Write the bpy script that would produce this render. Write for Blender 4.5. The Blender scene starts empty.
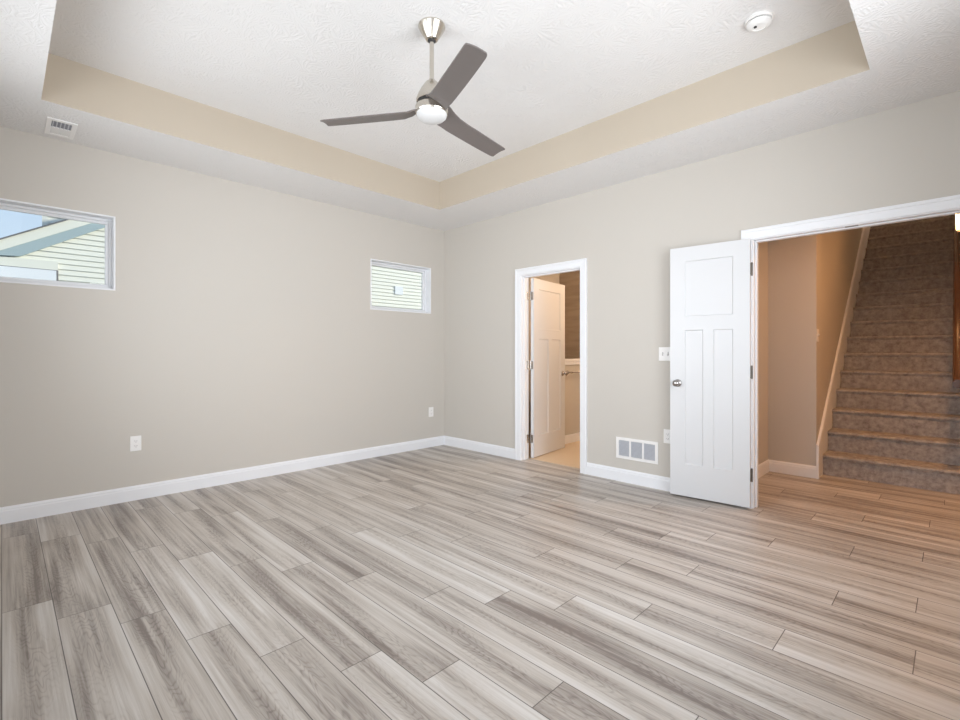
import bpy, bmesh, math, random
from mathutils import Vector, Matrix
PI = math.pi
scene = bpy.context.scene
COL = scene.collection
random.seed(7)

# ------------------------------------------------------------------ camera
cam_d = bpy.data.cameras.new('camera'); cam = bpy.data.objects.new('camera', cam_d); COL.objects.link(cam)
cam.location = (4.6621, -4.0249, 1.1831)
cam.rotation_euler = (PI/2, 0, math.radians(44.923))
cam_d.sensor_width = 36; cam_d.lens = 477.02/960*36; cam_d.shift_y = -7.546/960
cam_d.clip_start = 0.02; cam_d.clip_end = 200
scene.camera = cam
vs = scene.view_settings
scene.display_settings.display_device = 'sRGB'
vs.view_transform = 'Standard'; vs.look = 'None'; vs.gamma = 1; vs.use_curve_mapping = False
vs.exposure = 0.09
scene.cycles.max_bounces = 10; scene.cycles.diffuse_bounces = 6

# ------------------------------------------------------------------ sky
w = bpy.data.worlds.new('sky'); scene.world = w; w.use_nodes = True
nt = w.node_tree; bg = nt.nodes['Background']
tc = nt.nodes.new('ShaderNodeTexCoord'); sp = nt.nodes.new('ShaderNodeSeparateXYZ'); rp = nt.nodes.new('ShaderNodeValToRGB')
nt.links.new(tc.outputs['Generated'], sp.inputs[0]); nt.links.new(sp.outputs['Z'], rp.inputs[0]); nt.links.new(rp.outputs[0], bg.inputs[0])
rp.color_ramp.elements[0].color = (0.72, 0.84, 0.97, 1); rp.color_ramp.elements[0].position = 0.0
rp.color_ramp.elements[1].color = (0.22, 0.45, 0.90, 1); rp.color_ramp.elements[1].position = 0.9
bg.inputs[1].default_value = 1.0

# ------------------------------------------------------------------ lights
def area(name, loc, rot, sx, sy, power, color, spread=180):
    l = bpy.data.lights.new(name, 'AREA'); l.shape = 'RECTANGLE'; l.size = sx; l.size_y = sy
    l.energy = power; l.color = color; l.spread = math.radians(spread)
    o = bpy.data.objects.new(name, l); COL.objects.link(o); o.location = loc; o.rotation_euler = rot
    return o
def point(name, loc, power, color, r):
    l = bpy.data.lights.new(name, 'POINT'); l.energy = power; l.color = color; l.shadow_soft_size = r
    o = bpy.data.objects.new(name, l); COL.objects.link(o); o.location = loc
    return o
sun_d = bpy.data.lights.new('sun', 'SUN'); sun = bpy.data.objects.new('sun', sun_d); COL.objects.link(sun)
sun_d.energy = 5.2; sun_d.angle = math.radians(1.0); sun_d.color = (1, 0.95, 0.85)
sun.rotation_euler = Vector((-0.38, -0.85, -0.38)).to_track_quat('-Z', 'Y').to_euler()
# daylight fill from unseen windows added behind and right of the camera
DAY = (0.925, 0.96, 1.0)
area('unseen_window_light', (1.75, -4.54, 1.50), (math.radians(96), 0, 0), 1.6, 1.7, 28, DAY, 130)
area('unseen_window_light', (3.90, -4.54, 1.50), (math.radians(96), 0, math.radians(12)), 1.6, 1.7, 21, DAY, 140)
area('unseen_window_light', (5.14, -2.10, 1.50), (0, math.radians(97), 0), 1.7, 1.8, 50, DAY, 135)
WARM = (1.0, 0.48, 0.18)
hl = area('hall_lamp_light', (4.75, 0.80, 2.725), (0, 0, 0), 0.20, 0.20, 21, WARM, 160)
point('sconce_light', (4.60, 2.30, 2.44), 6, WARM, 0.03)
point('landing_fill_light', (4.2, 6.6, 5.1), 34, (1.0, 0.66, 0.42), 0.15)  # added fill without a fixture, brightens the upper steps
point('bath_lamp_light', (2.3, 1.45, 2.35), 38, (1.0, 0.72, 0.48), 0.15)

# ------------------------------------------------------------------ materials
def mat(name, color, rough=0.5, metal=0.0, spec=0.5, bump=None):
    m = bpy.data.materials.new(name); m.use_nodes = True
    n = m.node_tree.nodes; L = m.node_tree.links; b = n['Principled BSDF']
    b.inputs['Base Color'].default_value = (*color, 1); b.inputs['Roughness'].default_value = rough
    b.inputs['Metallic'].default_value = metal; b.inputs['Specular IOR Level'].default_value = spec
    if bump:
        scale, strength, dist = bump
        t = n.new('ShaderNodeTexCoord'); no = n.new('ShaderNodeTexNoise'); bu = n.new('ShaderNodeBump')
        no.inputs['Scale'].default_value = scale; no.inputs['Detail'].default_value = 3
        bu.inputs['Strength'].default_value = strength; bu.inputs['Distance'].default_value = dist
        L.new(t.outputs['Object'], no.inputs['Vector']); L.new(no.outputs['Fac'], bu.inputs['Height']); L.new(bu.outputs[0], b.inputs['Normal'])
    return m
WALL = mat('greige_wall_paint', (0.615, 0.580, 0.532), 0.75, bump=(160, 0.12, 0.002))
TRAY = mat('tan_tray_paint', (0.56, 0.49, 0.40), 0.75)
TRIM = mat('white_semi_gloss_trim', (0.87, 0.88, 0.91), 0.55, spec=0.3)
DOOR = mat('white_door_paint', (0.72, 0.725, 0.74), 0.38, bump=(60, 0.03, 0.001))
PLATE = mat('white_plastic', (0.90, 0.89, 0.88), 0.35)
SLOT = mat('dark_slot', (0.03, 0.03, 0.03), 0.6)
NICKEL = mat('brushed_nickel', (0.62, 0.58, 0.52), 0.27, 1.0)
STEEL = mat('satin_knob_metal', (0.42, 0.40, 0.39), 0.25, 1.0)
HINGE = mat('dark_hinge_metal', (0.25, 0.23, 0.21), 0.35, 1.0)
BLADE = mat('grey_brown_fan_blade', (0.19, 0.168, 0.160), 0.42, 0.25)
VINYL = mat('white_vinyl', (0.80, 0.81, 0.83), 0.4)
CREAM = mat('cream_exterior_trim', (0.76, 0.745, 0.66), 0.6)
SOFFIT = mat('grey_blue_soffit', (0.36, 0.44, 0.455), 0.6)
ROOF = mat('grey_shingles', (0.16, 0.16, 0.17), 0.9, bump=(30, 0.6, 0.01))
BROWN = mat('brown_bath_tile', (0.42, 0.31, 0.21), 0.4)
BATHFLOOR = mat('beige_bath_floor', (0.72, 0.57, 0.40), 0.35, bump=(8, 0.05, 0.002))
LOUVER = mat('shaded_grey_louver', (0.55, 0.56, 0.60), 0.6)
GRILLE = mat('grey_filter', (0.33, 0.34, 0.38), 0.8)
RAILWOOD = mat('dark_stained_rail_wood', (0.075, 0.034, 0.018), 0.25)
PAPER = mat('cream_paper', (0.86, 0.84, 0.72), 0.7)

def glass_mat():
    m = bpy.data.materials.new('window_glass'); m.use_nodes = True
    n = m.node_tree.nodes; L = m.node_tree.links; n.remove(n['Principled BSDF'])
    tr = n.new('ShaderNodeBsdfTransparent'); gl = n.new('ShaderNodeBsdfGlossy'); mx = n.new('ShaderNodeMixShader'); fr = n.new('ShaderNodeFresnel')
    gl.inputs['Roughness'].default_value = 0.0; fr.inputs['IOR'].default_value = 1.35
    tr.inputs['Color'].default_value = (0.95, 0.97, 0.96, 1)
    L.new(fr.outputs[0], mx.inputs[0]); L.new(tr.outputs[0], mx.inputs[1]); L.new(gl.outputs[0], mx.inputs[2]); L.new(mx.outputs[0], n['Material Output'].inputs[0])
    return m
GLASS = glass_mat()
def emit_mat(name, color, strength, base=(0.9, 0.9, 0.88)):
    m = mat(name, base, 0.4); b = m.node_tree.nodes['Principled BSDF']
    b.inputs['Emission Color'].default_value = (*color, 1); b.inputs['Emission Strength'].default_value = strength
    return m
LENS = emit_mat('frosted_fan_lens', (1, 0.98, 0.95), 0.02, (0.66, 0.66, 0.66)); LENS.node_tree.nodes['Principled BSDF'].inputs['Roughness'].default_value = 0.6
SCONCE = emit_mat('lit_sconce_glass', (1, 0.72, 0.40), 2.5)

def ceiling_mat():
    m = mat('stomped_white_ceiling', (0.80, 0.79, 0.785), 0.85)
    n = m.node_tree.nodes; L = m.node_tree.links; b = n['Principled BSDF']
    t = n.new('ShaderNodeTexCoord')
    nz = n.new('ShaderNodeTexNoise'); nz.inputs['Scale'].default_value = 3.0
    L.new(t.outputs['Object'], nz.inputs['Vector'])
    heights = []
    for sc_, off in ((8.5, 0.0), (7.0, 3.7)):
        mp = n.new('ShaderNodeMapping'); mp.inputs['Location'].default_value = (off, off*1.3, 0)
        L.new(t.outputs['Object'], mp.inputs[0])
        vo = n.new('ShaderNodeTexVoronoi'); vo.voronoi_dimensions = '2D'; vo.inputs['Scale'].default_value = sc_
        L.new(mp.outputs[0], vo.inputs['Vector'])
        # position of the cell centre (scaled back), angle around it -> fan strokes
        sub = n.new('ShaderNodeVectorMath'); sub.operation = 'SUBTRACT'
        L.new(mp.outputs[0], sub.inputs[0]); L.new(vo.outputs['Position'], sub.inputs[1])
        s = n.new('ShaderNodeSeparateXYZ'); L.new(sub.outputs[0], s.inputs[0])
        at = n.new('ShaderNodeMath'); at.operation = 'ARCTAN2'; L.new(s.outputs['Y'], at.inputs[0]); L.new(s.outputs['X'], at.inputs[1])
        ad = n.new('ShaderNodeMath'); ad.operation = 'MULTIPLY_ADD'; ad.inputs[1].default_value = 17
        nm = n.new('ShaderNodeMath'); nm.operation = 'MULTIPLY'; nm.inputs[1].default_value = 14; 
        n2 = n.new('ShaderNodeTexNoise'); n2.inputs['Scale'].default_value = 9; L.new(mp.outputs[0], n2.inputs['Vector'])
        L.new(n2.outputs['Fac'], nm.inputs[0])
        L.new(at.outputs[0], ad.inputs[0]); L.new(nm.outputs[0], ad.inputs[2])
        si = n.new('ShaderNodeMath'); si.operation = 'SINE'; L.new(ad.outputs[0], si.inputs[0])
        po = n.new('ShaderNodeMath'); po.operation = 'MULTIPLY'; L.new(si.outputs[0], po.inputs[0]); L.new(vo.outputs['Distance'], po.inputs[1])
        heights.append(po)
    a = n.new('ShaderNodeMath'); a.operation = 'MAXIMUM'; L.new(heights[0].outputs[0], a.inputs[0]); L.new(heights[1].outputs[0], a.inputs[1])
    n3 = n.new('ShaderNodeTexNoise'); n3.inputs['Scale'].default_value = 45; n3.inputs['Detail'].default_value = 3; L.new(t.outputs['Object'], n3.inputs['Vector'])
    a2 = n.new('ShaderNodeMath'); a2.operation = 'MULTIPLY_ADD'; a2.inputs[1].default_value = 0.5; L.new(n3.outputs['Fac'], a2.inputs[0]); L.new(a.outputs[0], a2.inputs[2])
    bu = n.new('ShaderNodeBump'); bu.inputs['Strength'].default_value = 0.30; bu.inputs['Distance'].default_value = 0.006
    L.new(a2.outputs[0], bu.inputs['Height']); L.new(bu.outputs[0], b.inputs['Normal'])
    return m
CEIL = ceiling_mat()

def carpet_mat():
    m = mat('grey_brown_carpet', (0.3, 0.27, 0.25), 0.95, spec=0.1)
    n = m.node_tree.nodes; L = m.node_tree.links; b = n['Principled BSDF']
    t = n.new('ShaderNodeTexCoord')
    n1 = n.new('ShaderNodeTexNoise'); n1.inputs['Scale'].default_value = 22; n1.inputs['Detail'].default_value = 5; n1.inputs['Roughness'].default_value = 0.7
    r = n.new('ShaderNodeValToRGB'); r.color_ramp.elements[0].position = 0.3; r.color_ramp.elements[1].position = 0.7
    r.color_ramp.elements[0].color = (0.25, 0.225, 0.215, 1); r.color_ramp.elements[1].color = (0.53, 0.50, 0.48, 1)
    n2 = n.new('ShaderNodeTexNoise'); n2.inputs['Scale'].default_value = 260; n2.inputs['Detail'].default_value = 2
    bu = n.new('ShaderNodeBump'); bu.inputs['Strength'].default_value = 0.8; bu.inputs['Distance'].default_value = 0.006
    for x in (n1, n2): L.new(t.outputs['Object'], x.inputs['Vector'])
    mx = n.new('ShaderNodeMix'); mx.data_type = 'RGBA'; mx.blend_type = 'MULTIPLY'; mx.inputs['Factor'].default_value = 0.5
    L.new(n1.outputs['Fac'], r.inputs[0]); L.new(r.outputs[0], mx.inputs['A']); L.new(n2.outputs['Color'], mx.inputs['B'])
    ml = n.new('ShaderNodeMix'); ml.data_type = 'RGBA'; ml.blend_type = 'MULTIPLY'; ml.inputs['Factor'].default_value = 1; ml.inputs['B'].default_value = (1.25, 1.25, 1.25, 1)
    L.new(r.outputs[0], b.inputs['Base Color']); L.new(n2.outputs['Fac'], bu.inputs['Height']); L.new(bu.outputs[0], b.inputs['Normal'])
    n.remove(mx); n.remove(ml)
    return m
CARPET = carpet_mat()

def plank_mat():
    m = mat('grey_oak_plank_floor', (0.5, 0.47, 0.44), 0.36)
    n = m.node_tree.nodes; L = m.node_tree.links; b = n['Principled BSDF']
    def math_(op, a, bb=None, c=None):
        x = n.new('ShaderNodeMath'); x.operation = op
        for i, v in enumerate((a, bb, c)):
            if v is None: continue
            if isinstance(v, (int, float)): x.inputs[i].default_value = v
            else: L.new(v, x.inputs[i])
        return x.outputs[0]
    u1 = n.new('ShaderNodeUVMap'); u1.uv_map = 'start'; u2 = n.new('ShaderNodeUVMap'); u2.uv_map = 'finish'
    at = n.new('ShaderNodeVertexColor'); at.layer_name = 'plank'
    s1 = n.new('ShaderNodeSeparateXYZ'); s2 = n.new('ShaderNodeSeparateXYZ'); sc_ = n.new('ShaderNodeSeparateColor')
    L.new(u1.outputs[0], s1.inputs[0]); L.new(u2.outputs[0], s2.inputs[0]); L.new(at.outputs[0], sc_.inputs[0])
    u, v = s1.outputs['X'], s1.outputs['Y']; ur, vr = s2.outputs['X'], s2.outputs['Y']
    tone, rnd = sc_.outputs[0], sc_.outputs[1]
    z = math_('MULTIPLY', rnd, 91.0)
    def noise(su, sv, detail, rough=0.5, dist=0.0, zz=z):
        cb = n.new('ShaderNodeCombineXYZ'); L.new(math_('MULTIPLY', u, su), cb.inputs[0]); L.new(math_('MULTIPLY', v, sv), cb.inputs[1]); L.new(zz, cb.inputs[2])
        x = n.new('ShaderNodeTexNoise'); x.inputs['Scale'].default_value = 1; x.inputs['Detail'].default_value = detail
        x.inputs['Roughness'].default_value = rough; x.inputs['Distortion'].default_value = dist
        L.new(cb.outputs[0], x.inputs['Vector']); return x.outputs['Fac']
    wob = noise(0.9, 0.0, 1.0, zz=math_('ADD', z, 3.0)); wid = noise(1.5, 0.0, 1.0, zz=math_('ADD', z, 29.0))
    c = math_('MULTIPLY_ADD', math_('SUBTRACT', wob, 0.5), 0.22, 0.089)
    q = math_('DIVIDE', math_('SUBTRACT', v, c), math_('MULTIPLY_ADD', wid, 0.10, 0.012))
    warp = noise(2.6, 16.0, 2.0, 0.55)
    q2 = math_('POWER', math_('ADD', math_('ABSOLUTE', q), math_('MULTIPLY', math_('SUBTRACT', warp, 0.5), 1.1)), 2.0)
    core = math_('EXPONENT', math_('MULTIPLY', q2, -0.8))
    g = math_('ADD', math_('ADD', q2, math_('MULTIPLY', u, 7.0)), math_('MULTIPLY', warp, 5.0))
    rings = math_('POWER', math_('MULTIPLY_ADD', math_('SINE', math_('MULTIPLY', g, 13.0)), 0.5, 0.5), 4.0)
    rings = math_('MULTIPLY', rings, math_('MULTIPLY', core, noise(2.0, 9.0, 1.0, zz=math_('ADD', z, 57.0))))
    broad = noise(0.7, 16.0, 1.5, 0.5, 0.4)
    mid = noise(1.6, 75.0, 3.0, 0.6, 0.2)
    fine = noise(6.0, 380.0, 2.0)
    t = math_('MULTIPLY_ADD', tone, 0.42, 0.54)
    t = math_('SUBTRACT', t, math_('MULTIPLY', core, 0.34))
    t = math_('ADD', t, math_('MULTIPLY', math_('SUBTRACT', broad, 0.5), 1.1))
    t = math_('ADD', t, math_('MULTIPLY', math_('SUBTRACT', mid, 0.5), 1.0))
    t = math_('ADD', t, math_('MULTIPLY', math_('SUBTRACT', fine, 0.5), 0.25))
    t = math_('SUBTRACT', t, math_('MULTIPLY', rings, 0.30))
    r = n.new('ShaderNodeValToRGB'); L.new(t, r.inputs[0])
    e = r.color_ramp.elements; e[0].position = 0.0; e[0].color = (0.20, 0.165, 0.145, 1); e[1].position = 1.0; e[1].color = (0.66, 0.625, 0.59, 1)
    k = e.new(0.5); k.color = (0.48, 0.432, 0.385, 1)
    edge_v = math_('MINIMUM', v, vr); edge_u = math_('MINIMUM', u, ur)
    edge = math_('MINIMUM', edge_v, edge_u)
    em = n.new('ShaderNodeMapRange'); em.inputs['From Min'].default_value = 0.0009; em.inputs['From Max'].default_value = 0.0024; L.new(edge, em.inputs['Value'])
    mx = n.new('ShaderNodeMix'); mx.data_type = 'RGBA'; L.new(em.outputs[0], mx.inputs['Factor'])
    mx.inputs['A'].default_value = (0.10, 0.085, 0.075, 1); L.new(r.outputs[0], mx.inputs['B'])
    L.new(mx.outputs['Result'], b.inputs['Base Color'])
    bu = n.new('ShaderNodeBump'); bu.inputs['Strength'].default_value = 0.12; bu.inputs['Distance'].default_value = 0.001
    L.new(mid, bu.inputs['Height']); L.new(bu.outputs[0], b.inputs['Normal'])
    return m
PLANK = plank_mat()

def railmat():
    n = BROWN.node_tree.nodes; L = BROWN.node_tree.links; b = n['Principled BSDF']
    t = n.new('ShaderNodeTexCoord'); mp = n.new('ShaderNodeMapping'); mp.inputs['Scale'].default_value = (1.2, 1.2, 9)
    no = n.new('ShaderNodeTexNoise'); no.inputs['Scale'].default_value = 2; r = n.new('ShaderNodeValToRGB')
    r.color_ramp.elements[0].position = 0.35; r.color_ramp.elements[1].position = 0.65
    r.color_ramp.elements[0].color = (0.36, 0.29, 0.22, 1); r.color_ramp.elements[1].color = (0.43, 0.35, 0.27, 1)
    L.new(t.outputs['Object'], mp.inputs[0]); L.new(mp.outputs[0], no.inputs['Vector']); L.new(no.outputs['Fac'], r.inputs[0]); L.new(r.outputs[0], b.inputs['Base Color'])
railmat()

# ------------------------------------------------------------------ helpers
def props(o, label=None, cat=None, kind=None, group=None):
    if label: o['label'] = label
    if cat: o['category'] = cat
    if kind: o['kind'] = kind
    if group: o['group'] = group
    return o
def obj(name, bm, m, parent=None, smooth=False, bevel=0.0, **kw):
    bmesh.ops.recalc_face_normals(bm, faces=bm.faces)
    me = bpy.data.meshes.new(name); bm.to_mesh(me); bm.free()
    for mm in (m if isinstance(m, (list, tuple)) else [m]): me.materials.append(mm)
    o = bpy.data.objects.new(name, me); COL.objects.link(o)
    if parent: o.parent = parent
    if smooth:
        for p in me.polygons: p.use_smooth = True
    if bevel:
        b = o.modifiers.new('bevel', 'BEVEL'); b.width = bevel; b.segments = 2; b.limit_method = 'ANGLE'; b.angle_limit = math.radians(40)
    props(o, **kw)
    return o
def empty(name, loc=(0, 0, 0), rz=0, **kw):
    o = bpy.data.objects.new(name, None); COL.objects.link(o); o.location = loc; o.rotation_euler = (0, 0, rz); o.empty_display_size = 0.1
    props(o, **kw); return o
def box(bm, x0, x1, y0, y1, z0, z1, mi=0):
    vsx = [bm.verts.new((x, y, z)) for z in (z0, z1) for y in (y0, y1) for x in (x0, x1)]
    fs = [(0, 2, 3, 1), (4, 5, 7, 6), (0, 1, 5, 4), (2, 6, 7, 3), (0, 4, 6, 2), (1, 3, 7, 5)]
    out = []
    for f in fs:
        a = bm.faces.new([vsx[i] for i in f]); a.material_index = mi; out.append(a)
    return out
def prism(bm, pts, axis, a0, a1):
    """pts: 2D polygon in the other two axes (in x,y,z order); extruded from a0 to a1 along axis"""
    def P(p, a):
        q = list(p); q.insert(axis, a); return q
    A = [bm.verts.new(P(p, a0)) for p in pts]; B = [bm.verts.new(P(p, a1)) for p in pts]
    bm.faces.new(A); bm.faces.new(B[::-1])
    for i in range(len(pts)):
        j = (i+1) % len(pts); bm.faces.new([A[i], B[i], B[j], A[j]])
def lathe(bm, prof, seg=32, M=Matrix()):
    rings = []
    for r, z in prof:
        if r < 1e-6: rings.append([bm.verts.new(M @ Vector((0, 0, z)))])
        else: rings.append([bm.verts.new(M @ Vector((r*math.cos(2*PI*i/seg), r*math.sin(2*PI*i/seg), z))) for i in range(seg)])
    for a, b in zip(rings, rings[1:]):
        for i in range(seg):
            j = (i+1) % seg
            if len(a) == 1 and len(b) == 1: continue
            if len(a) == 1: bm.faces.new([a[0], b[i], b[j]])
            elif len(b) == 1: bm.faces.new([a[i], a[j], b[0]])
            else: bm.faces.new([a[i], a[j], b[j], b[i]])
def wall_cells(bm, axis, p0, p1, a0, a1, z0, z1, holes):
    """slab normal to axis ('x'/'y'), thickness p0..p1, spanning a0..a1, z0..z1 with rectangular holes (a,b,z,z)"""
    As = sorted({a0, a1, *[h[0] for h in holes], *[h[1] for h in holes]}); Zs = sorted({z0, z1, *[h[2] for h in holes], *[h[3] for h in holes]})
    for i in range(len(As)-1):
        for j in range(len(Zs)-1):
            ca, cz = (As[i]+As[i+1])/2, (Zs[j]+Zs[j+1])/2
            if any(h[0] < ca < h[1] and h[2] < cz < h[3] for h in holes): continue
            if axis == 'x': box(bm, p0, p1, As[i], As[i+1], Zs[j], Zs[j+1])
            else: box(bm, As[i], As[i+1], p0, p1, Zs[j], Zs[j+1])
def structure(name, bm, m, label, cat, **kw):
    return obj(name, bm, m, label=label, cat=cat, kind='structure', **kw)

# ------------------------------------------------------------------ setting : floor
H = 2.743; HT = 3.046
SE = [-4.74, -4.56, -4.38, -4.20, -4.025, -3.853, -3.660, -3.490, -3.318, -3.138, -2.960, -2.778, -2.598, -2.422, -2.235, -2.05, -1.862, -1.660, -1.462, -1.282, -1.090, -0.905,
      -0.727, -0.545, -0.350, -0.172, 0.02, 0.215, 0.405, 0.592, 0.775, 0.955, 1.14, 1.32, 1.50, 1.70]
R0 = 4   # index of the row that starts at -4.025
JN = {0: 1.60, 1: 1.843, 2: 2.085, 3: 1.205, 4: 1.53, 5: 1.828, 6: 2.088, 7: 2.444, 8: 2.85, 9: 3.095, 10: 3.356, 11: 3.652, 12: 2.943, 13: 3.347, 14: 3.651, 15: 3.048,
      16: 3.33, 17: 3.55, 18: 3.851, 19: 4.225, 20: 4.528, 21: 3.638, 22: 3.935, 23: 4.197, 24: 4.535, 25: 4.82, 26: 3.958, 27: 4.224, 28: 4.6, 29: 4.9, 30: 4.1, -1: 1.3, -2: 1.0, -3: 0.7, -4: .4}
TONE = {(0, 1.60): .80, (0, .38): .38, (0, -.84): .5, (1, 1.843): .62, (1, .623): .40, (2, .865): .36, (2, 2.085): .50, (2, -.355): .62, (3, 1.205): .86, (3, -.015): .48, (3, 2.425): .72,
        (4, .31): .42, (4, 1.53): .82, (4, 2.75): .48, (5, 1.828): .48, (5, .608): .34, (5, 3.048): .9, (6, 2.088): .46, (6, .868): .80, (6, 3.308): .82, (7, 2.444): .72, (7, 1.224): .34, (7, 3.664): .36,
        (8, 2.85): .84, (8, 1.63): .50, (9, 3.095): .50, (9, 1.875): .80, (10, 3.356): .82, (10, 2.136): .78, (11, 3.652): .48, (11, 2.432): .62, (12, 2.943): .70, (12, 4.163): .78, (13, 3.347): .42,
        (13, 4.567): .6, (14, 3.651): .55, (15, 3.048): .6}
bm = bmesh.new()
ua = bm.loops.layers.uv.new('start'); ub = bm.loops.layers.uv.new('finish'); cl = bm.loops.layers.color.new('plank')
rr = random.Random(11)
X0, X1, PL = -0.02, 6.7, 1.22
for i in range(len(SE)-1):
    row = i-R0; y0, y1 = SE[i], SE[i+1]
    j = JN.get(row, rr.uniform(0, 1.2))
    PL = 1.22 if row < 12 else 1.203
    x = j - math.ceil((j-X0)/PL)*PL
    while x < X1:
        a, b_ = max(x, X0), min(x+PL, X1)
        tn = None
        for (r_, xs), tv in TONE.items():
            if r_ == row and abs(xs-x) < 0.05: tn = tv
        rv = rr.random(); tv0 = rr.uniform(0.38, 0.82)
        if tn is None: tn = tv0
        f = bm.faces.new([bm.verts.new((a, y0, 0)), bm.verts.new((b_, y0, 0)), bm.verts.new((b_, y1, 0)), bm.verts.new((a, y1, 0))])
        for lp in f.loops:
            c = lp.vert.co
            lp[ua].uv = (c.x-x, c.y-y0); lp[ub].uv = (x+PL-c.x, y1-c.y)
            lp[cl] = (tn, rv, 0, 1)
        x += PL
# underside of the slab so the floor has thickness
box(bm, X0, X1, SE[0], SE[-1], -0.2, -0.004)
structure('floor', bm, PLANK, 'greige wood-look plank floor with long boards running across the room', 'floor')
bm = bmesh.new(); box(bm, 0.3, 2.9, 0.135, 2.1, -0.01, 0.004)
structure('floor_bath', bm, BATHFLOOR, 'warm beige bathroom floor seen through the narrow doorway', 'floor')

# ------------------------------------------------------------------ walls
W1 = (-4.27, -3.395, 1.667, 2.247); W2 = (-1.095, -0.222, 1.667, 2.240)
D1 = (1.280, 2.050, 0, 2.030); D2 = (3.568, 4.790, 0, 2.045)
bm = bmesh.new(); wall_cells(bm, 'x', -0.14, 0.0, -4.74, 0.12, 0, 3.1, [W1, W2])
structure('wall_left', bm, WALL, 'long greige wall with two small high windows', 'wall')
bm = bmesh.new(); wall_cells(bm, 'y', 0.0, 0.12, 0.0, 5.34, 0, 3.1, [D1, D2])
structure('wall_back', bm, WALL, 'greige wall pierced by the bathroom doorway and the wide stair opening', 'wall')
bm = bmesh.new(); wall_cells(bm, 'x', 5.2, 5.34, -4.74, 0.0, 0, 3.1, [(-3.05, -1.15, 0.65, 2.35)])
structure('wall_right', bm, WALL, 'greige side wall right of the camera with a large added window', 'wall')
bm = bmesh.new(); RW = [(0.95, 2.55, 0.65, 2.35), (3.10, 4.70, 0.65, 2.35)]
wall_cells(bm, 'y', -4.74, -4.6, 0.0, 5.2, 0, 3.1, RW)
structure('wall_front', bm, WALL, 'greige wall behind the camera with two large unseen windows', 'wall')
# hall
bm = bmesh.new(); box(bm, 3.215, 3.335, 0.12, 1.38, 0, H)
structure('wall_hall_left', bm, WALL, 'short warm-lit wall just inside the wide opening', 'wall')
TILT = 0.012
sx = lambda y: 3.735 - TILT*(y-1.38)
bm = bmesh.new(); prism(bm, [(3.215, 1.38), (3.735, 1.38), (3.735-0.12, 1.50), (3.215, 1.50)], 2, 0, H)
structure('wall_hall_back', bm, WALL, 'narrow warm-lit wall left of the staircase, facing the bedroom', 'wall')
bm = bmesh.new(); prism(bm, [(3.735, 1.38), (sx(7.2), 7.2), (sx(7.2)-0.12, 7.2), (3.615, 1.50)], 2, 0, 5.6)
structure('wall_stair_left', bm, WALL, 'tall wall rising beside the left edge of the stairs', 'wall')
bm = bmesh.new(); box(bm, 4.745, 4.865, 1.70, 7.2, 0, 5.6)
structure('wall_stair_right', bm, WALL, 'wall along the right side of the stairs behind the wooden handrail', 'wall')
bm = bmesh.new(); box(bm, 3.5, 4.9, 7.2, 7.32, 0, 5.6)
structure('wall_stair_top', bm, WALL, 'dim wall above the top of the stairs', 'wall')
bm = bmesh.new(); box(bm, 4.865, 6.7, 1.70, 1.82, 0, H)
structure('wall_hall_far', bm, WALL, 'hall wall right of the staircase', 'wall')
bm = bmesh.new(); box(bm, 6.58, 6.7, 0.0, 1.70, 0, H)
structure('wall_hall_right', bm, WALL, 'end wall of the hall', 'wall')
bm = bmesh.new(); box(bm, 5.34, 6.58, 0.0, 0.12, 0, H)
structure('wall_hall_front', bm, WALL, 'hall wall continuing past the bedroom', 'wall')
bm = bmesh.new(); box(bm, 3.615, 4.865, 1.62, 1.72, H, 5.6)
structure('wall_stair_header', bm, WALL, 'upper wall over the foot of the stairs', 'wall')
bm = bmesh.new(); box(bm, 3.2, 6.7, 0.12, 1.70, H, H+0.1)
structure('ceiling_hall', bm, CEIL, 'flat hall ceiling over the foot of the stairs', 'ceiling')
bm = bmesh.new(); box(bm, 3.4, 4.9, 1.5, 7.32, 5.6, 5.7)
structure('ceiling_stair', bm, CEIL, 'ceiling high over the stairwell', 'ceiling')
bm = bmesh.new(); box(bm, 4.9, 7.4, 0.12, 1.82, H+0.11, 6.0); box(bm, 6.7, 7.4, 0.12, 1.82, -0.2, H+0.11)  # unseen mass added to block the sun from the right wall window
structure('wall_sun_block', bm, WALL, 'unseen block added above and beside the hall to keep the sun out', 'wall')
# bath
bm = bmesh.new(); box(bm, 0.25, 0.37, 0.12, 2.12, 0, H)
structure('wall_bath_left', bm, WALL, 'bathroom wall behind the open narrow door', 'wall')
bm = bmesh.new(); box(bm, 0.37, 2.8, 2.0, 2.12, 0, H)
structure('wall_bath_back', bm, BROWN, 'brown rippled far wall seen through the bathroom doorway', 'wall')
bm = bmesh.new(); box(bm, 2.8, 2.92, 0.12, 2.12, 0, H)
structure('wall_bath_right', bm, WALL, 'hidden right wall of the bathroom', 'wall')
bm = bmesh.new(); box(bm, 0.25, 2.92, 0.12, 2.12, H, H+0.1)
structure('ceiling_bath', bm, CEIL, 'bathroom ceiling', 'ceiling')
bm = bmesh.new(); box(bm, 0.98, 1.100, 1.0, 2.0, 0.004, 1.03)
structure('wall_bath_half', bm, WALL, 'half-height bathroom wall under the white cap, holding the towel bar', 'wall')
bm = bmesh.new(); box(bm, 0.96, 1.122, 0.98, 2.0, 1.065, 1.098); box(bm, 1.095, 1.114, 0.99, 2.0, 1.022, 1.064)
structure('trim_1', bm, TRIM, 'white cap on the half wall inside the bathroom', 'trim', bevel=0.004)
bm = bmesh.new(); box(bm, 1.100, 1.114, 1.0, 2.0, 0.004, 0.115)
structure('baseboard_bath', bm, TRIM, 'white baseboard at the foot of the bathroom half wall', 'baseboard', bevel=0.004)

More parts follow.
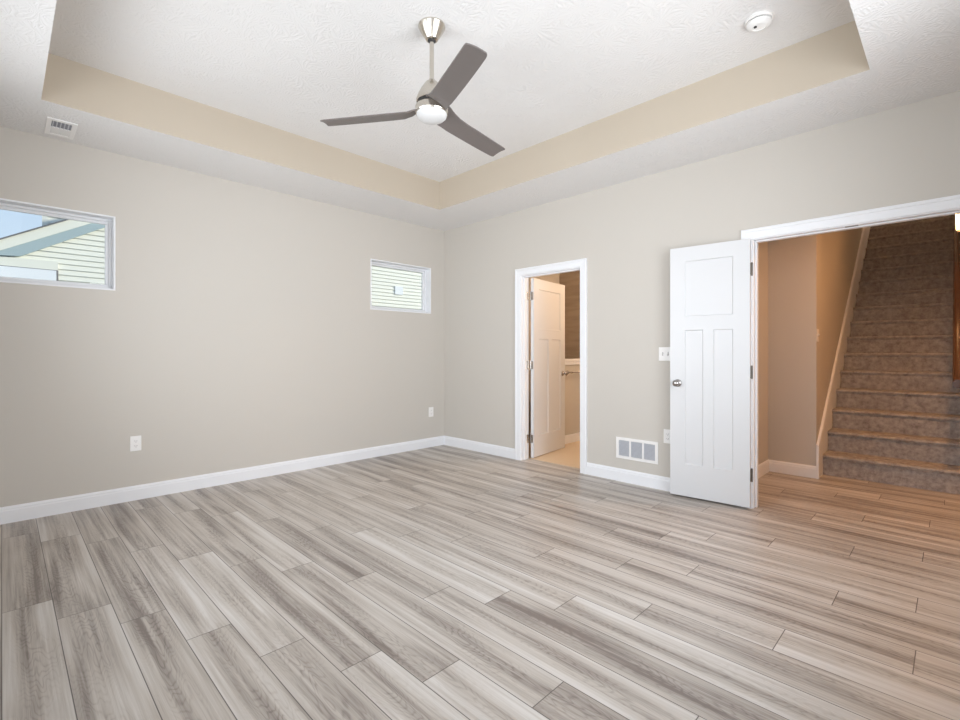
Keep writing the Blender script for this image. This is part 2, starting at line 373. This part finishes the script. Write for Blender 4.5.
# ------------------------------------------------------------------ ceiling with tray
TX0, TX1, TY0, TY1 = 0.668, 4.327, -3.853, -0.645
bm = bmesh.new()
def ringbox(x0, x1, y0, y1):
    for f in box(bm, x0, x1, y0, y1, H, HT+0.12): pass
ringbox(0, TX0, -4.6, 0); ringbox(TX1, 5.2, -4.6, 0); ringbox(TX0, TX1, -4.6, TY0); ringbox(TX0, TX1, TY1, 0)
box(bm, TX0, TX1, TY0, TY1, HT, HT+0.12)
for f in bm.faces:
    c = f.calc_center_median(); f.normal_update()
    if abs(f.normal.z) < 0.5 and TX0-1e-3 <= c.x <= TX1+1e-3 and TY0-1e-3 <= c.y <= TY1+1e-3: f.material_index = 1
structure('ceiling', bm, [CEIL, TRAY], 'white textured tray ceiling with greige recess sides', 'ceiling')

# ------------------------------------------------------------------ baseboards
def baseboard(name, a, b, nrm, label, h=0.115, ext=0.0, z0=0.0):
    a = Vector(a); b = Vector(b); n_ = Vector(nrm)
    prof = [(0, 0), (0.016, 0), (0.016, h-0.03), (0.012, h-0.024), (0.012, h-0.014), (0.006, h-0.004), (0.004, h), (0, h)]
    bm = bmesh.new()
    A = [bm.verts.new((a.x+n_.x*d, a.y+n_.y*d, z0+z)) for d, z in prof]; B = [bm.verts.new((b.x+n_.x*d, b.y+n_.y*d, z0+z)) for d, z in prof]
    bm.faces.new(A); bm.faces.new(B[::-1])
    for i in range(len(prof)):
        j = (i+1) % len(prof); bm.faces.new([A[i], B[i], B[j], A[j]])
    return structure(name, bm, TRIM, label, 'baseboard')
baseboard('baseboard_left', (0, -4.6), (0, 0), (1, 0), 'white baseboard along the long window wall')
baseboard('baseboard_back', (0, 0), (1.208, 0), (0, -1), 'white baseboard between the corner and the bathroom doorway')
baseboard('baseboard_middle', (2.122, 0), (3.496, 0), (0, -1), 'white baseboard between the bathroom doorway and the open white door')
baseboard('baseboard_end', (4.862, 0), (5.2, 0), (0, -1), 'white baseboard right of the wide opening')
baseboard('baseboard_right', (5.2, -4.6), (5.2, 0), (-1, 0), 'white baseboard on the side wall right of the camera')
baseboard('baseboard_hall_left', (3.335, 0.12), (3.335, 1.38), (1, 0), 'short white baseboard just inside the wide opening')
baseboard('baseboard_hall_back', (3.335, 1.38), (3.752, 1.38), (0, -1), 'white baseboard in the hall running to the stair skirt')
baseboard('baseboard_bath_back', (0.37, 2.0), (0.98, 2.0), (0, -1), 'baseboard on the far bathroom wall')

# ------------------------------------------------------------------ windows
def side_window(name, W, label):
    y0, y1, z0, z1 = W
    root = empty(name, (0, (y0+y1)/2, z0), label=label, cat='window', kind='structure')
    oy, oz = (y0+y1)/2, z0; a, b = y0-oy, y1-oy; c = z1-oz
    def ring(bm, x0, x1, ins0, ins1):
        box(bm, x0, x1, a+ins0, b-ins0, ins0, ins1); box(bm, x0, x1, a+ins0, b-ins0, c-ins1, c-ins0)
        box(bm, x0, x1, a+ins0, a+ins1, ins1, c-ins1); box(bm, x0, x1, b-ins1, b-ins0, ins1, c-ins1)
    bm = bmesh.new(); ring(bm, -0.14, 0.004, 0.0, 0.012)
    obj('window_liner', bm, TRIM, root, bevel=0.002)
    bm = bmesh.new(); ring(bm, -0.135, -0.085, 0.012, 0.030); ring(bm, -0.125, -0.098, 0.030, 0.052)
    obj('window_frame', bm, VINYL, root, bevel=0.003)
    bm = bmesh.new(); box(bm, -0.114, -0.110, a+0.048, b-0.048, 0.048, c-0.048)
    obj('pane', bm, GLASS, root)
side_window('window_1', W1, 'wide high window at the left edge, blue sky and a gable outside')
side_window('window_2', W2, 'small high window near the room corner, facing pale siding')
for name, loc, rz, hw, lab in (('unseen_window_3', (1.75, -4.6, 0.65), 0, 0.80, 'unseen large window behind the camera, nearer the window wall'), ('unseen_window_4', (3.90, -4.6, 0.65), 0, 0.80, 'unseen large window directly behind the camera, added for fill light'), ('unseen_window_5', (5.2, -2.10, 0.65), PI/2, 0.95, 'unseen large window added in the right side wall for fill light')):  # unseen windows, put in to supply soft daylight
    root = empty(name, loc, rz, label=lab, cat='window', kind='structure'); hh = 1.7
    bm = bmesh.new()
    for (x0, x1, z0, z1) in ((-hw, hw, 0, .05), (-hw, hw, hh-.05, hh), (-hw, -hw+.05, .05, hh-.05), (hw-.05, hw, .05, hh-.05), (-hw+.05, hw-.05, hh/2-.025, hh/2+.025)):
        box(bm, x0, x1, -0.11, -0.08, z0, z1)
    obj('window_frame', bm, VINYL, root)
    bm = bmesh.new(); box(bm, -hw+.05, hw-.05, -0.097, -0.093, .05, hh-.05); obj('pane', bm, GLASS, root)

# ------------------------------------------------------------------ doors
CP = [(0, 0), (0, 0.011), (0.006, 0.014), (0.050, 0.016), (0.054, 0.021), (0.068, 0.022), (0.074, 0.018), (0.074, 0)]
def casing(bm, D, yface, s, width=0.074, rev=0.0):
    x0, x1, _, zt = D
    k = width/0.074
    st = []
    for (px, pz, ox, oz) in ((x0, 0, -1, 0), (x0, zt, -1, 1), (x1, zt, 1, 1), (x1, 0, 1, 0)):
        st.append([bm.verts.new((px+ox*(wv*k-0.004), yface+s*t, pz+oz*(wv*k-0.004))) for wv, t in CP])
    for A, B in zip(st, st[1:]):
        for i in range(len(CP)):
            j = (i+1) % len(CP); bm.faces.new([A[i], B[i], B[j], A[j]])
    bm.faces.new(st[0]); bm.faces.new(st[-1][::-1])
def leaf_mesh(W_, Hh, T=0.035):
    """leaf from x=0 (hinge) to x=W, y -T/2..T/2, 3 shaker panels"""
    bm = bmesh.new(); s = 0.115; t = T/2; p = 0.0085
    top, uh, rl, lh = 0.115, 0.45, 0.11, 1.09
    zb = Hh-top-uh-rl-lh; mul = 0.075; mx_ = W_/2
    z1 = zb; z2 = zb+lh; z3 = z2+rl; z4 = Hh-top
    box(bm, 0, s, -t, t, 0, Hh); box(bm, W_-s, W_, -t, t, 0, Hh)
    box(bm, s, W_-s, -t, t, 0, z1); box(bm, s, W_-s, -t, t, z2, z3); box(bm, s, W_-s, -t, t, z4, Hh)
    box(bm, mx_-mul/2, mx_+mul/2, -t, t, z1, z2)
    for (a, b, c, d) in ((s, mx_-mul/2, z1, z2), (mx_+mul/2, W_-s, z1, z2), (s, W_-s, z3, z4)):
        box(bm, a, b, -t+p, t-p, c, d)
        # small sticking chamfer round each panel on both faces
        for sg in (-1, 1):
            yo, yi = sg*(t-0.0004), sg*(t-p); e = 0.007
            O = [bm.verts.new(v) for v in ((a, yo, c), (b, yo, c), (b, yo, d), (a, yo, d))]
            I = [bm.verts.new(v) for v in ((a+e, yi, c+e), (b-e, yi, c+e), (b-e, yi, d-e), (a+e, yi, d-e))]
            for i in range(4): bm.faces.new([O[i], O[(i+1) % 4], I[(i+1) % 4], I[i]])
    return bm
def knob(parent, x, z, T, m):
    for sg in (-1, 1):
        bm = bmesh.new(); R = Matrix.Translation((x, sg*T/2, z)) @ Matrix.Rotation(-sg*PI/2, 4, 'X')
        lathe(bm, [(0, 0), (0.031, 0), (0.031, 0.004), (0.026, 0.008), (0.013, 0.010), (0.012, 0.028), (0.018, 0.034), (0.026, 0.041), (0.0275, 0.050), (0.023, 0.058), (0.010, 0.063), (0, 0.0635)], 24, R)
        obj('door_knob', bm, m, parent, smooth=True)
    bm = bmesh.new(); box(bm, x+0.055, x+0.0615, -0.011, 0.011, z-0.028, z+0.028)
    obj('latch_plate', bm, m, parent)
def hinge(parent, loc, T, m, side, face=1):
    bm = bmesh.new(); x, y, z = loc
    lathe(bm, [(0, -0.05), (0.0085, -0.05), (0.0085, 0.05), (0, 0.05)], 10, Matrix.Translation((x-0.004, y, z)))
    box(bm, x-0.0045, x+0.0005, min(y, y-side*0.03), max(y, y-side*0.03), z-0.044, z+0.044)
    obj('hinge', bm, m, parent)

# bathroom door, swung into the bathroom
d1 = empty('door_1', (D1[0], 0, 0), label='narrow white bathroom door standing ajar inward, with its white casing', cat='door', kind='structure')
bm = bmesh.new(); casing(bm, D1, 0, -1); casing(bm, D1, 0.12, 1)
o = obj('door_casing', bm, TRIM, d1); o.location = (-D1[0], 0, 0)
bm = bmesh.new(); x0, x1, _, zt = D1
box(bm, x0, x0+.012, 0.0, 0.12, 0, zt-.012); box(bm, x1-.012, x1, 0.0, 0.12, 0, zt-.012); box(bm, x0, x1, 0.0, 0.12, zt-.012, zt)
box(bm, x0+.012, x0+.024, 0.035, 0.078, 0, zt-.024); box(bm, x1-.024, x1-.012, 0.035, 0.078, 0, zt-.024); box(bm, x0+.012, x1-.012, 0.035, 0.078, zt-.024, zt-.012)
o = obj('door_jamb', bm, TRIM, d1, bevel=0.002); o.location = (-D1[0], 0, 0)
LW = 0.745
lf = obj('door_leaf', leaf_mesh(LW, 2.0), DOOR, d1)
lf.location = (1.322-D1[0], 0.148, 0.012); lf.rotation_euler = (0, 0, math.atan2(0.765, -0.10))
knob(lf, LW-0.06, 0.915, 0.035, STEEL)
for z in (0.21, 1.03, 1.80): hinge(lf, (0.0, 0.018, z), 0.035, STEEL, 1)

for z in (0.222, 1.042, 1.812):
    bm = bmesh.new(); box(bm, 0.012, 0.0145, 0.080, 0.122, z-0.047, z+0.047); obj('hinge_plate', bm, NICKEL, d1)
# left leaf of the double door, swung back against the wall
d2 = empty('door_2', (D2[0], 0, 0), label='tall narrow white three-panel door folded open against the wall, with the wide opening casing', cat='door', kind='structure')
bm = bmesh.new(); casing(bm, D2, 0, -1, 0.078); casing(bm, D2, 0.12, 1, 0.078)
o = obj('door_casing', bm, TRIM, d2); o.location = (-D2[0], 0, 0)
bm = bmesh.new(); x0, x1, _, zt = D2
box(bm, x0, x0+.010, 0.0, 0.12, 0, zt-.010); box(bm, x1-.010, x1, 0.0, 0.12, 0, zt-.010); box(bm, x0, x1, 0.0, 0.12, zt-.010, zt)
box(bm, x0+.010, x0+.020, 0.042, 0.082, 0, zt-.020); box(bm, x1-.020, x1-.010, 0.042, 0.082, 0, zt-.020); box(bm, x0+.010, x1-.010, 0.042, 0.082, zt-.020, zt-.010)
o = obj('door_jamb', bm, TRIM, d2, bevel=0.002); o.location = (-D2[0], 0, 0)
bm = bmesh.new(); box(bm, 4.13, 4.20, 0.010, 0.032, D2[3]-0.0125, D2[3]-0.0095)
o = obj('catch_plate', bm, HINGE, d2); o.location = (-D2[0], 0, 0)
LW = 0.585
def dleaf(x, y, ang, mirror):
    lf = obj('door_leaf', leaf_mesh(LW, 2.026), DOOR, d2)
    lf.location = (x-D2[0], y, 0.014); lf.rotation_euler = (0, 0, ang)
    knob(lf, LW-0.06, 0.918, 0.035, STEEL)
    for z in (0.24, 1.02, 1.80): hinge(lf, (0.0, -0.02*mirror, z), 0.035, HINGE, -mirror)
    return lf
dleaf(3.565, -0.036, math.atan2(-0.052, -0.578), 1)
dleaf(4.802, -0.036, math.atan2(-0.052, 0.578), -1)

# ------------------------------------------------------------------ stairs
RISE, RUN, YS = 0.196, 0.27, 1.60
st = empty('staircase', (4.24, YS, 0), label='grey-brown carpeted staircase climbing away from the hall', cat='staircase')
NS = 17
for k in range(1, NS+1):
    y0 = YS+RUN*(k-1); y1 = y0+RUN; z1 = RISE*k; z0 = z1-RISE
    last = k == NS
    yb = 7.195 if last else y1+0.012
    pr = [(y0, z0)]
    pr += [(y0-0.004, z1-0.045)]
    for a in range(0, 7):
        th = PI + PI/2*0 - a*PI/2/6
        pr.append((y0-0.022+0.020+0.020*math.cos(th)*1.0, z1-0.020+0.020*math.sin(th)))
    pr += [(yb, z1), (yb, z0)]
    bm = bmesh.new(); xl = sx(y1 if not last else 7.19)+0.001 if False else 0
    A = [bm.verts.new((sx(y)+0.002-4.24, y-YS, z)) for y, z in pr]; B = [bm.verts.new((4.743-4.24, y-YS, z)) for y, z in pr]
    bm.faces.new(A); bm.faces.new(B[::-1])
    for i in range(len(pr)):
        j = (i+1) % len(pr); bm.faces.new([A[i], B[i], B[j], A[j]])
    obj('step', bm, CARPET, st, smooth=False)
# skirt board with a moulded cap on the left wall
def skirt(bm, off0, off1, t0, t1):
    # strip between vertical offsets off0..off1 below the outer edge, thickness t0..t1 out of the wall
    ys = [1.362, 1.362, 6.0, 6.0]
    def outer(y): return 0.315+0.757*(y-1.362)
    P = [(1.362+off0*0.62, 0.0), (1.362+off0*0.62, outer(1.362)-off0*0.9), (5.75, outer(5.75)-off0*1.25), (5.75, outer(5.75)-off1*1.25), (1.362+off1*0.62, outer(1.362)-off1*0.9), (1.362+off1*0.62, 0.0)]
    A = [bm.verts.new((sx(y)+t0-4.24, y-YS, z)) for y, z in P]; B = [bm.verts.new((sx(y)+t1-4.24, y-YS, z)) for y, z in P]
    bm.faces.new(A); bm.faces.new(B[::-1])
    for i in range(len(P)):
        j = (i+1) % len(P); bm.faces.new([A[i], B[i], B[j], A[j]])
bm = bmesh.new(); skirt(bm, 0.0, 0.36, 0.002, 0.014); skirt(bm, 0.004, 0.03, 0.014, 0.022); skirt(bm, 0.055, 0.36, 0.014, 0.018)
obj('skirt_board', bm, TRIM, st, label='white moulded skirt board on the left')

# handrail
hr = empty('handrail', (4.675, 1.40, 0.93), label='dark stained wooden handrail at the right edge of the stairs', cat='handrail')
sl = RISE/RUN; yl = 3.6
bm = bmesh.new(); seg = 14
for i in range(2):
    pass
ringA = []; ringB = []
for i in range(seg):
    a = 2*PI*i/seg; ringA.append(bm.verts.new((0.032*math.cos(a), 0, 0.036*math.sin(a)))); ringB.append(bm.verts.new((0.030*math.cos(a), yl, yl*sl+0.036*math.sin(a))))
for i in range(seg):
    j = (i+1) % seg; bm.faces.new([ringA[i], ringA[j], ringB[j], ringB[i]])
bm.faces.new(ringA); bm.faces.new(ringB)
obj('rail', bm, RAILWOOD, hr, smooth=False)
for yb in (0.55, 2.0, 3.3):
    bm = bmesh.new(); box(bm, -0.008, 0.008, yb-0.008, yb+0.008, yb*sl-0.07, yb*sl-0.03); box(bm, -0.008, 0.070, yb-0.008, yb+0.008, yb*sl-0.082, yb*sl-0.066); box(bm, 0.062, 0.070, yb-0.03, yb+0.03, yb*sl-0.104, yb*sl-0.044)
    obj('bracket', bm, NICKEL, hr)
# lit sconce at the top right corner of the opening
sc = empty('wall_sconce', (4.745, 2.30, 2.42), label='lit slim wall sconce above the wooden handrail', cat='sconce')
bm = bmesh.new(); lathe(bm, [(0, -0.09), (0.016, -0.09), (0.018, 0.10), (0, 0.10)], 20, Matrix.Translation((-0.066, 0, 0))); obj('lamp_shade', bm, SCONCE, sc, smooth=False)
bm = bmesh.new(); box(bm, -0.012, 0, -0.04, 0.04, -0.08, 0.06); box(bm, -0.07, -0.012, -0.008, 0.008, -0.11, -0.09); box(bm, -0.02, -0.006, -0.008, 0.008, -0.11, -0.05); obj('backplate', bm, NICKEL, sc)

# ------------------------------------------------------------------ ceiling fan
FX, FY = 2.545, -2.292
fan = empty('ceiling_fan', (FX, FY, HT), label='three-blade grey ceiling fan with nickel downrod and round frosted light', cat='ceiling fan')
bm = bmesh.new(); lathe(bm, [(0, 0), (0.076, 0), (0.077, -0.008), (0.072, -0.018), (0.052, -0.052), (0.034, -0.080), (0.024, -0.084), (0.020, -0.080), (0, -0.080)], 40)
obj('canopy', bm, NICKEL, fan, smooth=True).modifiers.new('e', 'EDGE_SPLIT')
bm = bmesh.new(); lathe(bm, [(0, -0.076), (0.021, -0.078), (0.022, -0.090), (0.012, -0.096), (0, -0.096)], 24); obj('hanger_ball', bm, SLOT, fan, smooth=True)
bm = bmesh.new(); lathe(bm, [(0, -0.08), (0.0125, -0.08), (0.0125, -0.305), (0.017, -0.306), (0.017, -0.318), (0, -0.318)], 24)
obj('downrod', bm, NICKEL, fan, smooth=True).modifiers.new('e', 'EDGE_SPLIT')
bm = bmesh.new(); lathe(bm, [(0, -0.312), (0.020, -0.312), (0.038, -0.328), (0.060, -0.360), (0.078, -0.395), (0.088, -0.425), (0.086, -0.438), (0, -0.440)], 40)
obj('motor_housing', bm, NICKEL, fan, smooth=True).modifiers.new('e', 'EDGE_SPLIT')
bm = bmesh.new(); lathe(bm, [(0, -0.436), (0.078, -0.436), (0.078, -0.462), (0, -0.462)], 40); obj('hub', bm, SLOT, fan)
bm = bmesh.new(); lathe(bm, [(0, -0.458), (0.088, -0.458), (0.093, -0.464), (0.094, -0.498), (0.090, -0.505), (0, -0.505)], 48)
obj('light_ring', bm, NICKEL, fan, smooth=True).modifiers.new('e', 'EDGE_SPLIT')
bm = bmesh.new(); lathe(bm, [(0.086, -0.503), (0.087, -0.508), (0.083, -0.519), (0.070, -0.531), (0.045, -0.541), (0.02, -0.545), (0, -0.546)], 40)
obj('light_lens', bm, LENS, fan, smooth=True)
ZB = -0.503
def blade_bm():
    bm = bmesh.new()
    # r, half-width ahead(+y), half-width behind(-y), pitch deg, z
    S = [(0.060, .060, -.060, 28, .034), (0.09, .066, -.066, 25, .028), (0.13, .058, -.066, 17, .012), (0.18, .060, -.064, 12, .004), (0.25, .062, -.060, 11, .002), (0.35, .064, -.058, 11, .0), (0.45, .065, -.055, 11, -.002),
         (0.55, .065, -.052, 11, -.004), (0.625, .064, -.050, 11, -.005), (0.645, .061, -.048, 11, -.005), (0.652, .055, -.044, 11, -.005)]
    rows = []
    for r, a, b, p, z in S:
        pp = math.radians(p); row = []
        for q in range(5):
            c = b+(a-b)*q/4; cam_ = 0.006*(1-(2*q/4-1)**2)
            row.append((r, c*math.cos(pp), z-c*math.sin(pp)+cam_))
        rows.append(row)
    T = [[bm.verts.new((x, y, z+0.0035)) for x, y, z in row] for row in rows]; B = [[bm.verts.new((x, y, z-0.0035)) for x, y, z in row] for row in rows]
    n_ = len(rows)
    for i in range(n_-1):
        for q in range(4):
            bm.faces.new([T[i][q], T[i+1][q], T[i+1][q+1], T[i][q+1]]); bm.faces.new([B[i][q], B[i][q+1], B[i+1][q+1], B[i+1][q]])
        bm.faces.new([T[i][0], B[i][0], B[i+1][0], T[i+1][0]]); bm.faces.new([T[i][4], T[i+1][4], B[i+1][4], B[i][4]])
    for i in (0, n_-1):
        for q in range(4): bm.faces.new([T[i][q], T[i][q+1], B[i][q+1], B[i][q]])
    return bm
b0 = obj('blade', blade_bm(), BLADE, fan, smooth=True); b0.modifiers.new('e', 'EDGE_SPLIT')
b0.location = (0, 0, ZB); b0.rotation_euler = (0, 0, math.radians(-22))
for a in (96, 216):
    c = b0.copy(); COL.objects.link(c); c.parent = fan; c.rotation_euler = (0, 0, math.radians(a))

# ------------------------------------------------------------------ smoke detector
sd = empty('smoke_detector', (3.882, -1.035, HT), label='round white smoke detector on the tray ceiling', cat='smoke detector')
bm = bmesh.new(); lathe(bm, [(0, 0), (0.070, 0), (0.070, -0.012), (0.066, -0.016), (0, -0.016)], 36); obj('base', bm, PLATE, sd, smooth=True).modifiers.new('e', 'EDGE_SPLIT')
bm = bmesh.new(); lathe(bm, [(0, -0.016), (0.058, -0.016), (0.058, -0.021), (0, -0.021)], 36); obj('vent_slot', bm, SLOT, sd)
bm = bmesh.new(); lathe(bm, [(0, -0.021), (0.062, -0.021), (0.061, -0.030), (0.050, -0.040), (0.034, -0.044), (0.033, -0.041), (0, -0.041)], 36); obj('cover', bm, PLATE, sd, smooth=True).modifiers.new('e', 'EDGE_SPLIT')
bm = bmesh.new(); lathe(bm, [(0, -0.041), (0.008, -0.041), (0.008, -0.045), (0, -0.045)], 14, Matrix.Translation((-0.014, -0.012, 0))); obj('button', bm, SLOT, sd)

# ------------------------------------------------------------------ ceiling register
cv = empty('ceiling_vent', (0.25, -3.735, H), label='small white ceiling air register above the left window', cat='vent')
bm = bmesh.new()
box(bm, -0.155, 0.163, 0.052, 0.078, -0.008, 0); box(bm, -0.155, 0.163, -0.078, -0.052, -0.008, 0)
box(bm, -0.155, -0.125, -0.052, 0.052, -0.008, 0); box(bm, 0.130, 0.163, -0.052, 0.052, -0.008, 0); box(bm, 0.0, 0.010, -0.052, 0.052, -0.008, 0)
obj('frame', bm, PLATE, cv, bevel=0.002)
bm = bmesh.new(); box(bm, 0.010, 0.130, -0.052, 0.052, -0.0012, 0); obj('duct_opening', bm, GRILLE, cv)
for i in range(5):
    bm = bmesh.new(); y = -0.042+i*0.020
    prism(bm, [(y, -0.0012), (y+0.002, -0.0012), (y-0.004, -0.007), (y-0.006, -0.007)], 0, 0.012, 0.128); obj('louver', bm, LOUVER, cv)
for i in range(10):
    bm = bmesh.new(); y = -0.052+i*0.0105
    prism(bm, [(y, 0), (y+0.0095, 0), (y+0.0095, -0.006), (y, -0.003)], 0, -0.125, 0.0); obj('louver', bm, PLATE, cv)

# ------------------------------------------------------------------ wall return grille
vg = empty('return_vent', (2.6355, 0, 0.211), label='white rectangular return air grille low on the wall beside the open door', cat='vent')
bm = bmesh.new(); wv, hv = 0.2005, 0.193
box(bm, -wv, wv, -0.010, 0, 0, 0.026); box(bm, -wv, wv, -0.010, 0, hv-0.026, hv)
xs = [-wv, -wv+0.028, -0.070, -0.053, 0.053, 0.070, wv-0.028, wv]
for a, b in ((xs[0], xs[1]), (xs[2], xs[3]), (xs[4], xs[5]), (xs[6], xs[7])): box(bm, a, b, -0.010, 0, 0.026, hv-0.026)
obj('frame', bm, PLATE, vg, bevel=0.002)
for a, b in ((xs[1], xs[2]), (xs[3], xs[4]), (xs[5], xs[6])):
    bm = bmesh.new(); box(bm, a, b, -0.0015, 0, 0.026, hv-0.026)
    p_ = obj('backing', bm, GRILLE, vg)
    bm = bmesh.new(); nl = 13
    for i in range(nl):
        z = 0.029+i*(hv-0.055)/nl
        prism(bm, [(-0.002, z+0.006), (-0.008, z), (-0.008, z+0.0016), (-0.002, z+0.0076)], 0, a, b)
    obj('louvers', bm, LOUVER, vg)

# ------------------------------------------------------------------ outlets and switches
def plate_on(name, loc, rz, wdt, hgt, label, cat, kind, n_gang=1, group=None):
    r = empty(name, loc, rz, label=label, cat=cat, group=group)
    bm = bmesh.new(); box(bm, -wdt/2, wdt/2, -0.006, 0, -hgt/2, hgt/2); obj('cover_plate', bm, PLATE, r, bevel=0.002)
    for g in range(n_gang):
        gx = (g-(n_gang-1)/2)*0.046
        if kind == 'outlet':
            for zc in (0.0195, -0.0195):
                bm = bmesh.new(); box(bm, gx-0.017, gx+0.017, -0.0085, -0.006, zc-0.0145, zc+0.0145); f = obj('receptacle', bm, PLATE, r, bevel=0.004)
                bm = bmesh.new(); box(bm, gx-0.008, gx-0.006, -0.0088, -0.0084, zc-0.003, zc+0.006); box(bm, gx+0.006, gx+0.008, -0.0088, -0.0084, zc-0.003, zc+0.006); box(bm, gx-0.002, gx+0.002, -0.0088, -0.0084, zc-0.010, zc-0.006)
                obj('slots', bm, SLOT, f)
        else:
            bm = bmesh.new(); box(bm, gx-0.0055, gx+0.0055, -0.0065, -0.0055, -0.013, 0.013); s_ = obj('switch_slot', bm, GRILLE, r)
            bm = bmesh.new(); prism(bm, [(-0.006, -0.008), (-0.006, 0.008), (-0.018, 0.011), (-0.018, 0.004)], 0, gx-0.004, gx+0.004); obj('toggle', bm, PLATE, s_)
    return r
plate_on('wall_outlet', (0, -3.265, 0.453), PI/2, 0.074, 0.120, 'white outlet on the window wall, the one farther from the corner', 'outlet', 'outlet')
plate_on('wall_outlet', (0, -0.222, 0.437), PI/2, 0.074, 0.120, 'white outlet on the window wall close to the room corner', 'outlet', 'outlet')
plate_on('wall_outlet', (2.920, 0, 0.465), 0, 0.074, 0.120, 'white outlet half hidden behind the open white door, above the return grille', 'outlet', 'outlet')
plate_on('light_switch', (2.898, 0, 1.170), 0, 0.116, 0.118, 'white double toggle switch plate partly behind the open white door', 'switch', 'switch', 2)
plate_on('light_switch', (sx(1.43), 1.43, 1.345), PI/2-TILT, 0.072, 0.120, 'single switch plate on the warm wall beside the stairs', 'switch', 'switch')

# ------------------------------------------------------------------ towel bar
tb = empty('towel_bar', (1.100, 1.55, 0.925), label='metal towel bar on the half wall inside the bathroom', cat='towel bar')
bm = bmesh.new(); lathe(bm, [(0, -0.40), (0.009, -0.40), (0.009, 0.40), (0, 0.40)], 14, Matrix.Translation((0.06, 0, 0)) @ Matrix.Rotation(PI/2, 4, 'X')); obj('bar', bm, STEEL, tb, smooth=True)
for y in (-0.40, 0.40):
    bm = bmesh.new(); lathe(bm, [(0, 0), (0.024, 0), (0.022, 0.008), (0.010, 0.012), (0.010, 0.055), (0.014, 0.060), (0.012, 0.074), (0, 0.074)], 18, Matrix.Translation((0, y, 0)) @ Matrix.Rotation(PI/2, 4, 'Y')); obj('bracket', bm, STEEL, tb, smooth=True)

# ------------------------------------------------------------------ neighbouring house
nh = empty('neighbor_house', (-3.8, -3.0, 0), label='cream-sided house with sloping gable eave outside the windows', cat='house')
hx, hy = -3.8, -3.0
def siding(bm, x, y0, y1, z0, z1, lap=0.102, clip=None, nrm=1):
    """horizontal lap siding on plane x, facing +x; clip(z) gives lowest y kept"""
    z = z0
    while z < z1:
        ya = max(y0, clip(z)) if clip else y0; yb = max(y0, clip(z+lap)) if clip else y0
        if ya < y1 and yb < y1:
            v_ = [bm.verts.new(p) for p in ((x+0.016-hx, ya-hy, z), (x+0.016-hx, y1-hy, z), (x+0.002-hx, y1-hy, z+lap), (x+0.002-hx, yb-hy, z+lap))]
            bm.faces.new(v_)
            u_ = [bm.verts.new(p) for p in ((x-hx, ya-hy, z), (x-hx, y1-hy, z), (x+0.016-hx, y1-hy, z), (x+0.016-hx, ya-hy, z))]
            bm.faces.new(u_)
        z += lap
sl_ = 0.62
clip = lambda z: max(-7.0, (z-2.30)/sl_-4.04-0.06)
bm = bmesh.new(); siding(bm, -3.8, -7.0, 9.0, 0.016, 5.2, lap=0.0735, clip=clip); box(bm, -6.4-hx, -3.8-hx, -7-hy, 9-hy, 0, 0.5)
obj('siding', bm, CREAM, nh)
def slab(name, pts, x0, x1, m):
    bm = bmesh.new(); prism(bm, [(y-hy, z) for y, z in pts], 0, x0-hx, x1-hx); obj(name, bm, m, nh)
rt = lambda y: 2.579+0.582*(y+4.04)      # top edge of the rake board
rb = lambda y: 2.449+0.576*(y+4.04)      # its lower edge
fb = lambda y: 2.432+0.620*(y+3.815)     # lower edge of the grey frieze
slab('rake_board', [(-4.5, rt(-4.5)), (-0.3, rt(-0.3)), (-0.3, rb(-0.3)), (-4.5, rb(-4.5))], -3.80, -3.735, CREAM)
slab('frieze_board', [(-4.5, 2.36), (-4.5, 2.395), (-4.14, 2.395), (-0.3, rb(-0.3)), (-0.3, fb(-0.3)), (-3.855, 2.407)], -3.80, -3.742, SOFFIT)
slab('roof', [(-4.55, rt(-4.55)), (-0.3, rt(-0.3)), (-0.3, rt(-0.3)+.018), (-4.55, rt(-4.55)+.018)], -6.4, -3.71, ROOF)
bm = bmesh.new(); box(bm, -3.80-hx, -3.776-hx, 1.881-hy, 2.088-hy, 2.422, 2.596); obj('vent_block', bm, VINYL, nh)
# header board and window casing low on the gable
bm = bmesh.new(); box(bm, -3.79-hx, -3.765-hx, -6.0-hy, -3.497-hy, 2.272, 2.385); obj('header_board', bm, CREAM, nh)
bm = bmesh.new(); box(bm, -3.79-hx, -3.768-hx, -6.0-hy, -3.497-hy, 2.262, 2.272); box(bm, -3.79-hx, -3.768-hx, -3.512-hy, -3.494-hy, 1.0, 2.262); obj('window_shadow_strip', bm, ROOF, nh)  # dark strips stand in for the shadow edge of the window frame
nw = empty('window', (0, 0, 0)); nw.parent = nh
bm = bmesh.new(); box(bm, -3.79-hx, -3.75-hx, -5.2-hy, -3.515-hy, 2.12, 2.262); box(bm, -3.79-hx, -3.75-hx, -3.60-hy, -3.515-hy, 1.0, 2.12); obj('window_casing', bm, VINYL, nw)
bm = bmesh.new(); box(bm, -3.79-hx, -3.77-hx, -5.2-hy, -3.60-hy, 1.0, 2.12); obj('window_glass', bm, GRILLE, nw)
# taller rear block of the house
bm = bmesh.new(); siding(bm, -5.9, -3.535, -0.6, 2.6, 5.6); box(bm, -6.3-hx, -5.9-hx, -3.535-hy, -0.6-hy, 2.6, 5.6); box(bm, -5.9-hx, -5.88-hx, -3.56-hy, -3.48-hy, 2.6, 5.6); obj('upper_block', bm, CREAM, nh)
bm = bmesh.new(); box(bm, -30, 0-0.14, -30, 30, -0.35, -0.25)
structure('ground', bm, mat('dry_ground', (0.50, 0.46, 0.38), 0.95), 'pale dry ground between the two houses', 'ground')
